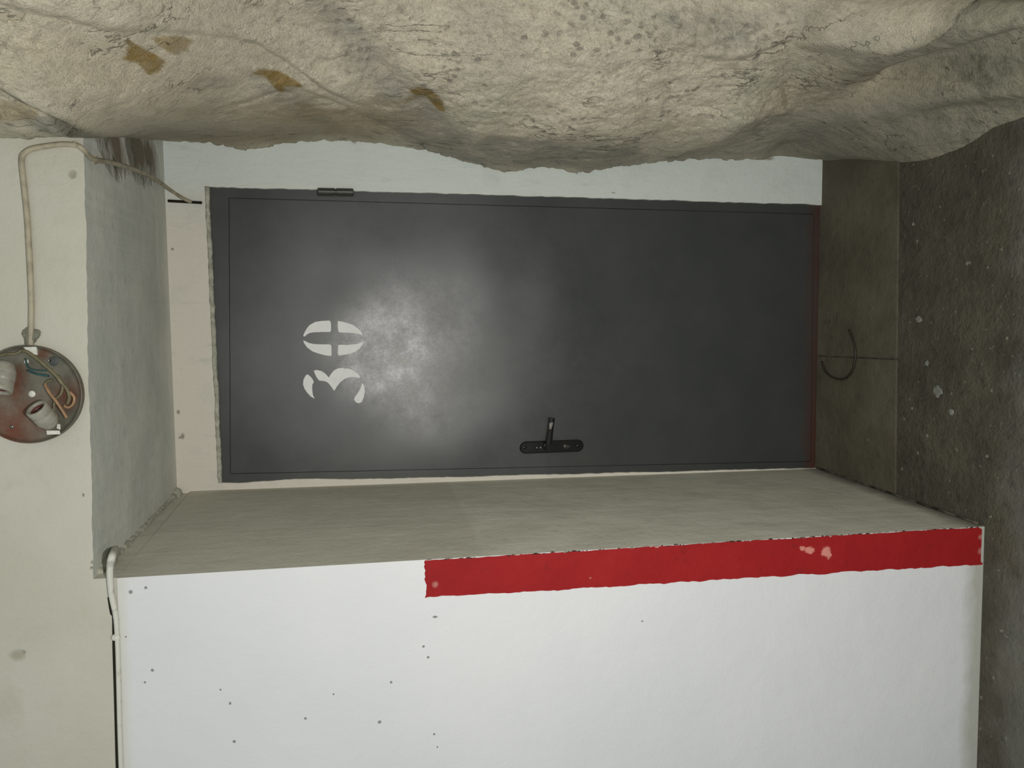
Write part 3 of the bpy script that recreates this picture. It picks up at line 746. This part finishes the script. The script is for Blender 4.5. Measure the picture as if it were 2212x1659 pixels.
chips = np.maximum.reduce([blob(1250, 130, 420, 170, 0, .5), blob(900, 100, 260, 90, 30, .5), pit])
Yd -= np.where(h2 > .72, -1, 0)*np.clip(.42-c2, 0, 1)*.008
# keep contact with the walls where the photo shows it: fade relief near the plane of the door wall
near = smooth01((wall_y-by_)/.10); Yd = base + (Yd-base)*(0.2+0.8*near)
Yd = np.where(push > .5, np.maximum(Yd, (wall_y+.02-(-SA*gx))/CA), Yd)
wx_, wy_ = world(Yd); pts3 = np.c_[wx_, wy_, gz]
grey_m = np.maximum.reduce([blob(870, 200, 250, 36, 45, .7)*.85, blob(960, 320, 150, 26, 25, .5), blob(740, 60, 90, 30, 50, .6)*.7, blob(1200, 335, 220, 32, 2, .35), blob(1700, 290, 110, 38, 8, .4), blob(1560, 330, 150, 20, -5, .4)*.8,
  blob(1850, 290, 260, 60, -4, .5)*.85, blob(640, 225, 110, 26, 30, .5)*.7, blob(120, 270, 90, 18, 20, .5), blob(1520, 60, 120, 48, 0, .6)*.75, blob(1780, 60, 90, 45, 30, .6)*.55, blob(520, 290, 300, 22, 0, .6)*.5, blob(1060, 60, 60, 120, -20, .7)*.35, blob(460, 180, 60, 12, -10, .6)*.7])
# sharp-edged iron stained faces
def sharp(cx, cy_, ru, rv, ang, w=.35): return blob(cx, cy_, ru, rv, ang, .10, w)
def poly(pts, soft=5):
    pts = np.array(pts, float); ins = np.zeros(qu.shape, bool); dist = np.full(qu.shape, 1e9); x_, y_ = qu+wob2*1.5, qv+wob2*1.5
    for i in range(len(pts)):
        a, b = pts[i], pts[(i+1) % len(pts)]; d = b-a; t = np.clip(((x_-a[0])*d[0]+(y_-a[1])*d[1])/(d@d), 0, 1)
        dist = np.minimum(dist, np.hypot(x_-a[0]-t*d[0], y_-a[1]-t*d[1]))
        k = (a[1] > y_) != (b[1] > y_); xi = a[0] + (y_-a[1])*(b[0]-a[0])/np.where(abs(b[1]-a[1]) < 1e-9, 1e-9, b[1]-a[1]); ins ^= k & (x_ < xi)
    return smooth01(.5+np.where(ins, dist, -dist)/soft)
ochre = np.maximum.reduce([poly([(266,128),(281,86),(318,108),(360,130),(342,148),(320,162),(300,138)])*.95, poly([(330,86),(400,82),(428,97),(410,112),(370,112),(345,100)])*.7, poly([(545,158),(558,147),(600,152),(640,170),(652,182),(620,184),(602,197),(590,182),(575,165)]),
  poly([(885,198),(905,187),(932,195),(955,218),(960,241),(944,238),(925,214),(900,208)]), poly([(826,226),(880,212),(905,203),(915,213),(882,224)])*.6, poly([(640,222),(700,232),(770,236),(775,246),(700,250),(650,240)])*.5, poly([(-40,205),(60,222),(88,240),(80,262),(-40,268)], 12)*.5, blob(1840, 190, 200, 40, -10, .6)*.2, blob(680, 255, 210, 42, 4, .6)*.38, blob(200, 150, 260, 70, 8, .6)*.16, blob(560, 300, 130, 22, 0, .5)*.3])
dirt = smooth01((pu-1560)/560 + (pv-140)/520*.65 + nz_*.35)*.95
dirt = np.maximum(dirt, smooth01((0.42-gz)/.35 + nz_*.2)*.8)
dirt = np.maximum(dirt*.85, blob(2150, 155, 120, 40, 8, .5)*1.0); dirt = np.maximum(dirt, blob(170, 278, 70, 20, 25, .4)*.8); dirt = np.maximum(dirt, blob(30, 205, 50, 10, 25, .4)*.5)
lim = 1-smooth01((blob(1840, 60, 170, 75, -25, .35, .1))/.9); dirt = dirt*np.where(curve_dist(ledges[7][0])[0] > 0, lim, 1)
nx, nzv = len(xs), len(zs_)
idx = np.arange(nx*nzv).reshape(nzv, nx)
quads = np.stack([idx[:-1, :-1], idx[:-1, 1:], idx[1:, 1:], idx[1:, :-1]], -1).reshape(-1, 4)
# drop the part buried behind the door wall or inside the beam
cen = pts3[quads].mean(1)
keep = (cen[:, 1] < DB+0.12) & ~((cen[:, 2] > ZT+.06) & (cen[:, 1] > D+.14))
quads = quads[keep]
used, inv = np.unique(quads, return_inverse=True); quads = inv.reshape(-1, 4)
V3 = pts3[used]
me = bpy.data.meshes.new('wall_right')
me.vertices.add(len(V3)); me.vertices.foreach_set('co', V3.ravel())
me.loops.add(quads.size); me.loops.foreach_set('vertex_index', quads.ravel().astype(np.int32))
me.polygons.add(len(quads)); me.polygons.foreach_set('loop_start', np.arange(0, quads.size, 4, dtype=np.int32))
me.polygons.foreach_set('use_smooth', np.ones(len(quads), bool))
me.update(calc_edges=True); me.validate()
for nm, arr in (('grey', grey_m), ('ochre', ochre), ('dirt', dirt), ('chips', chips)):
    at = me.attributes.new(nm, 'FLOAT', 'POINT'); at.data.foreach_set('value', np.clip(arr[used], 0, 1).astype(np.float32))
structure(link('wall_right', me, ROCK), 'rough natural limestone rock face bulging beside the door')

# ------------------------------------------------------------------ bare lamp fitting on the beam
LC = on('y', D-0.012, 62, 852)
lamp = empty('wall_lamp', (LC.x, D+.004, LC.z), 'round rusty lamp base without its cover, two bare bulb sockets, mounted on the cream beam', 'lamp')
bm = bmesh.new(); R_ = 0.1015; yA = Vector((0, -1, 0)); base_c = Vector((LC.x, D+.004, LC.z))
lathe(bm, [(0, .010), (R_*.90, .010), (R_*.94, .011), (R_*.975, .016), (R_*.99, .018), (R_, .017), (R_, 0), (0, 0)], base_c, yA, 64)
build('back_plate', bm, RUSTY, lamp, True)
PY = D+.004-.010
def lp(u, v, h=0): return on('y', PY-h, u, v)
def socket(mouth, tail, r):
    ax = (mouth-tail); L = ax.length; ax.normalize()
    bm = bmesh.new()
    lathe(bm, [(0, 0), (r*.72, 0), (r*.80, L*.12), (r*.98, L*.3), (r, L*.34), (r*.97, L*.36), (r, L*.38), (r, L*.62), (r*.97, L*.64), (r, L*.66), (r*1.02, L*.97), (r*.98, L), (r*.74, L), (r*.70, L*.96), (r*.68, L*.55)], tail, ax, 28)
    s_ = build('bulb_socket', bm, PORC, lamp, True)
    bm = bmesh.new(); lathe(bm, [(r*.69, L*.9), (r*.66, L*.55), (0, L*.52)], tail, ax, 24); build('socket_lining', bm, INSIDE, s_, True)
    bm = bmesh.new(); lathe(bm, [(0, L*.80), (r*.26, L*.80), (r*.30, L*.76), (r*.30, L*.5)], tail, ax, 16); build('centre_contact', bm, PORC, s_, True)
    bm = bmesh.new(); lathe(bm, [(0, L*.82), (r*.10, L*.82), (r*.10, L*.78)], tail, ax, 10); build('contact_pin', bm, BLACK, s_, True)
socket(lp(78, 881, .050), lp(112, 917, .022), .0215)
socket(lp(-2, 846, .046), lp(12, 785, .022), .0235)
# brackets of the sockets
for pts in ([(100, 930), (128, 930), (130, 938), (101, 939)], [(124, 915), (130, 917), (130, 928), (122, 925)]):
    bm = bmesh.new(); prism(bm, [lp(u, v, .012) for u, v in pts], (0, .003, 0)); build('bracket', bm, WHITEBIT, lamp)
bm = bmesh.new(); prism(bm, [lp(50, 750, .006), lp(79, 749, .006), lp(80, 767, .006), lp(66, 763, .006), lp(58, 757, .006)], (0, .006, 0)); build('cable_entry', bm, WHITEBIT, lamp)
def wire(pts, r, mat):
    bm = bmesh.new(); q = smooth_path([lp(u, v, h) for u, v, h in pts], 8); tube(bm, q, r, 8); build('wire', bm, mat, lamp, True)
wire([(46, 757, .004), (62, 762, .014), (84, 778, .020), (105, 796, .020), (122, 812, .022), (134, 828, .020), (145, 841, .014), (150, 858, .010), (146, 872, .008)], .0038, W_BROWN)
wire([(100, 826, .004), (98, 832, .010), (108, 850, .018), (122, 868, .022), (134, 886, .022), (144, 902, .016)], .0032, W_ORANGE)
wire([(55, 775, .008), (62, 793, .014), (80, 800, .016), (101, 801, .014)], .0018, W_TEAL)
wire([(60, 800, .008), (80, 808, .012), (106, 812, .012)], .0026, W_TEAL)
wire([(0, 768, .006), (14, 765, .010), (34, 764, .010), (46, 757, .006)], .0028, W_BROWN)
wire([(128, 812, .010), (135, 830, .014), (132, 850, .012), (118, 866, .010), (118, 890, .012), (126, 905, .010)], .0028, W_BROWN)
wire([(150, 846, .010), (160, 858, .012), (158, 872, .012), (148, 880, .010), (138, 877, .008)], .003, W_ORANGE)
wire([(95, 832, .006), (103, 824, .010), (114, 822, .010)], .0028, W_BROWN)
for u, v, r, mt in ((69, 851, .0068, WHITEBIT), (57, 781, .0045, WHITEBIT), (108, 779, .0028, WHITEBIT), (25, 922, .004, STEEL), (116, 780, .010, flat('washer', (0.075, 0.085, 0.08)))):
    bm = bmesh.new(); lathe(bm, [(0, .0012), (r*.8, .0012), (r, .0004), (r, -.001)], lp(u, v), yA, 18); build('screw', bm, mt, lamp, True)  # white discs stand in for holes that show the wall

# ------------------------------------------------------------------ cables
def cable(name, segs, rad, mat, label, seg=10):
    q = smooth_path(segs, 8); bm = bmesh.new()
    if callable(rad): rad = [rad(i/(len(q)-1)) for i in range(len(q))]
    tube(bm, q, rad, seg)
    e = empty(name, q[0], label, 'cable'); build('sheath', bm, mat, e, True); return e
yb = D-0.003
fpts = [on('y', yb, u, v) for u, v in ((66, 752), (67, 720), (68, 660), (66, 600), (63, 540), (59, 470), (52, 400), (47, 350), (51, 334), (63, 324), (80, 319), (105, 315), (130, 312), (150, 312), (166, 314), (178, 321))]
fpts += [on('z', ZT-.012, u, v) for u, v in ((200, 343), (235, 350), (275, 361), (310, 374), (340, 390))] + [on('y', DB-.01, u, v) for u, v in ((370, 412), (395, 428), (414, 437))]
c1_ = cable('electric_cable', fpts, .0056, CABLE, 'beige cable looping from the lamp across the beam and its grey underside to the door')
def clip(parent, pos, size, mat, rot=0, name='cable_clip'):
    bm = bmesh.new(); bmesh.ops.create_cube(bm, size=1)
    for q in bm.verts: q.co = Vector((q.co.x*size[0], q.co.y*size[1], q.co.z*size[2]))
    bmesh.ops.bevel(bm, geom=bm.edges[:], offset=min(size)*.2, segments=2, affect='EDGES')
    bmesh.ops.rotate(bm, verts=bm.verts, cent=(0, 0, 0), matrix=Matrix.Rotation(rot, 3, 'Y'))
    for q in bm.verts: q.co += pos
    return build(name, bm, mat, parent)
clip(c1_, on('y', D-.001, 50, 334), (.016, .010, .010), CABLE, .6)
clip(c1_, on('y', D-.001, 163, 312), (.012, .010, .006), CABLE, 0)
clip(c1_, on('z', ZT-.008, 204, 345), (.018, .016, .012), CABLE, .3)
clip(c1_, on('z', ZT-.008, 330, 384), (.012, .012, .010), CABLE, .3)
# lump of putty holding the cable at the lamp
bm = bmesh.new()
for (u, v, r) in ((58, 722, .010), (74, 722, .011), (66, 730, .012), (62, 715, .008), (80, 718, .007), (64, 738, .010)):
    b_ = bmesh.new(); bmesh.ops.create_icosphere(b_, subdivisions=2, radius=r); p = on('y', D+.001, u, v)
    for q in b_.verts: q.co = q.co*(1+random.uniform(-.18, .18)); q.co.y *= .7; q.co += p
    mm = bpy.data.meshes.new('t'); b_.to_mesh(mm); b_.free(); bm.from_mesh(mm); bpy.data.meshes.remove(mm)
build('putty_lump', bm, MORT2, c1_)
# cable in the corner of beam and white wall
pts = [on('z', ZT+.005, 249, 1186)] + [on('y', D-.012, 243, 1200), on('y', D-.009, 238, 1222), on('y', D-.007, 238, 1250), on('y', D-.006, 241, 1285), on('y', D-.005, 250, 1330), on('y', D-.004, 253, 1372), on('y', D-.004, 255, 1420), on('y', D-.004, 257, 1500), on('y', D-.004, 259, 1580), on('y', D-.004, 262, 1670), on('y', D-.004, 265, 1760), on('y', D-.004, 272, 2100), on('y', D-.004, 280, 2600)]
c2_ = cable('electric_cable', pts, lambda t: .0085-.0035*min(1, t*2.2), CABLEW, 'white painted cable running along the seam between cream beam and white wall')
clip(c2_, on('y', D-.004, 251, 1376), (.012, .014, .016), WHITEBIT, 0)
# dark strip on the seam: the cable's shadow put in as a tube
bm = bmesh.new()
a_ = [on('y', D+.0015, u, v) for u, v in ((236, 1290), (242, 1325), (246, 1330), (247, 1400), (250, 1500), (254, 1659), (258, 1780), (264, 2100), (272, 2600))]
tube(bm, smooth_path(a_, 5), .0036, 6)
build('seam_shadow', bm, DARK, wall_top, True)
# dark strip put in for the gap from soffit to door corner
bm = bmesh.new(); a_, b_ = on('y', DB-.004, 366, 434), on('y', DB-.004, 436, 438)
tube(bm, [a_+Vector((0, 0, .004)), a_.lerp(b_, .3), a_.lerp(b_, .6), b_], .0042, 8)
tag(build('gap_strip', bm, DARK, None, True), 'thin dark strip put in for a gap on the wall at the upper hinge corner of the door', 'strip')
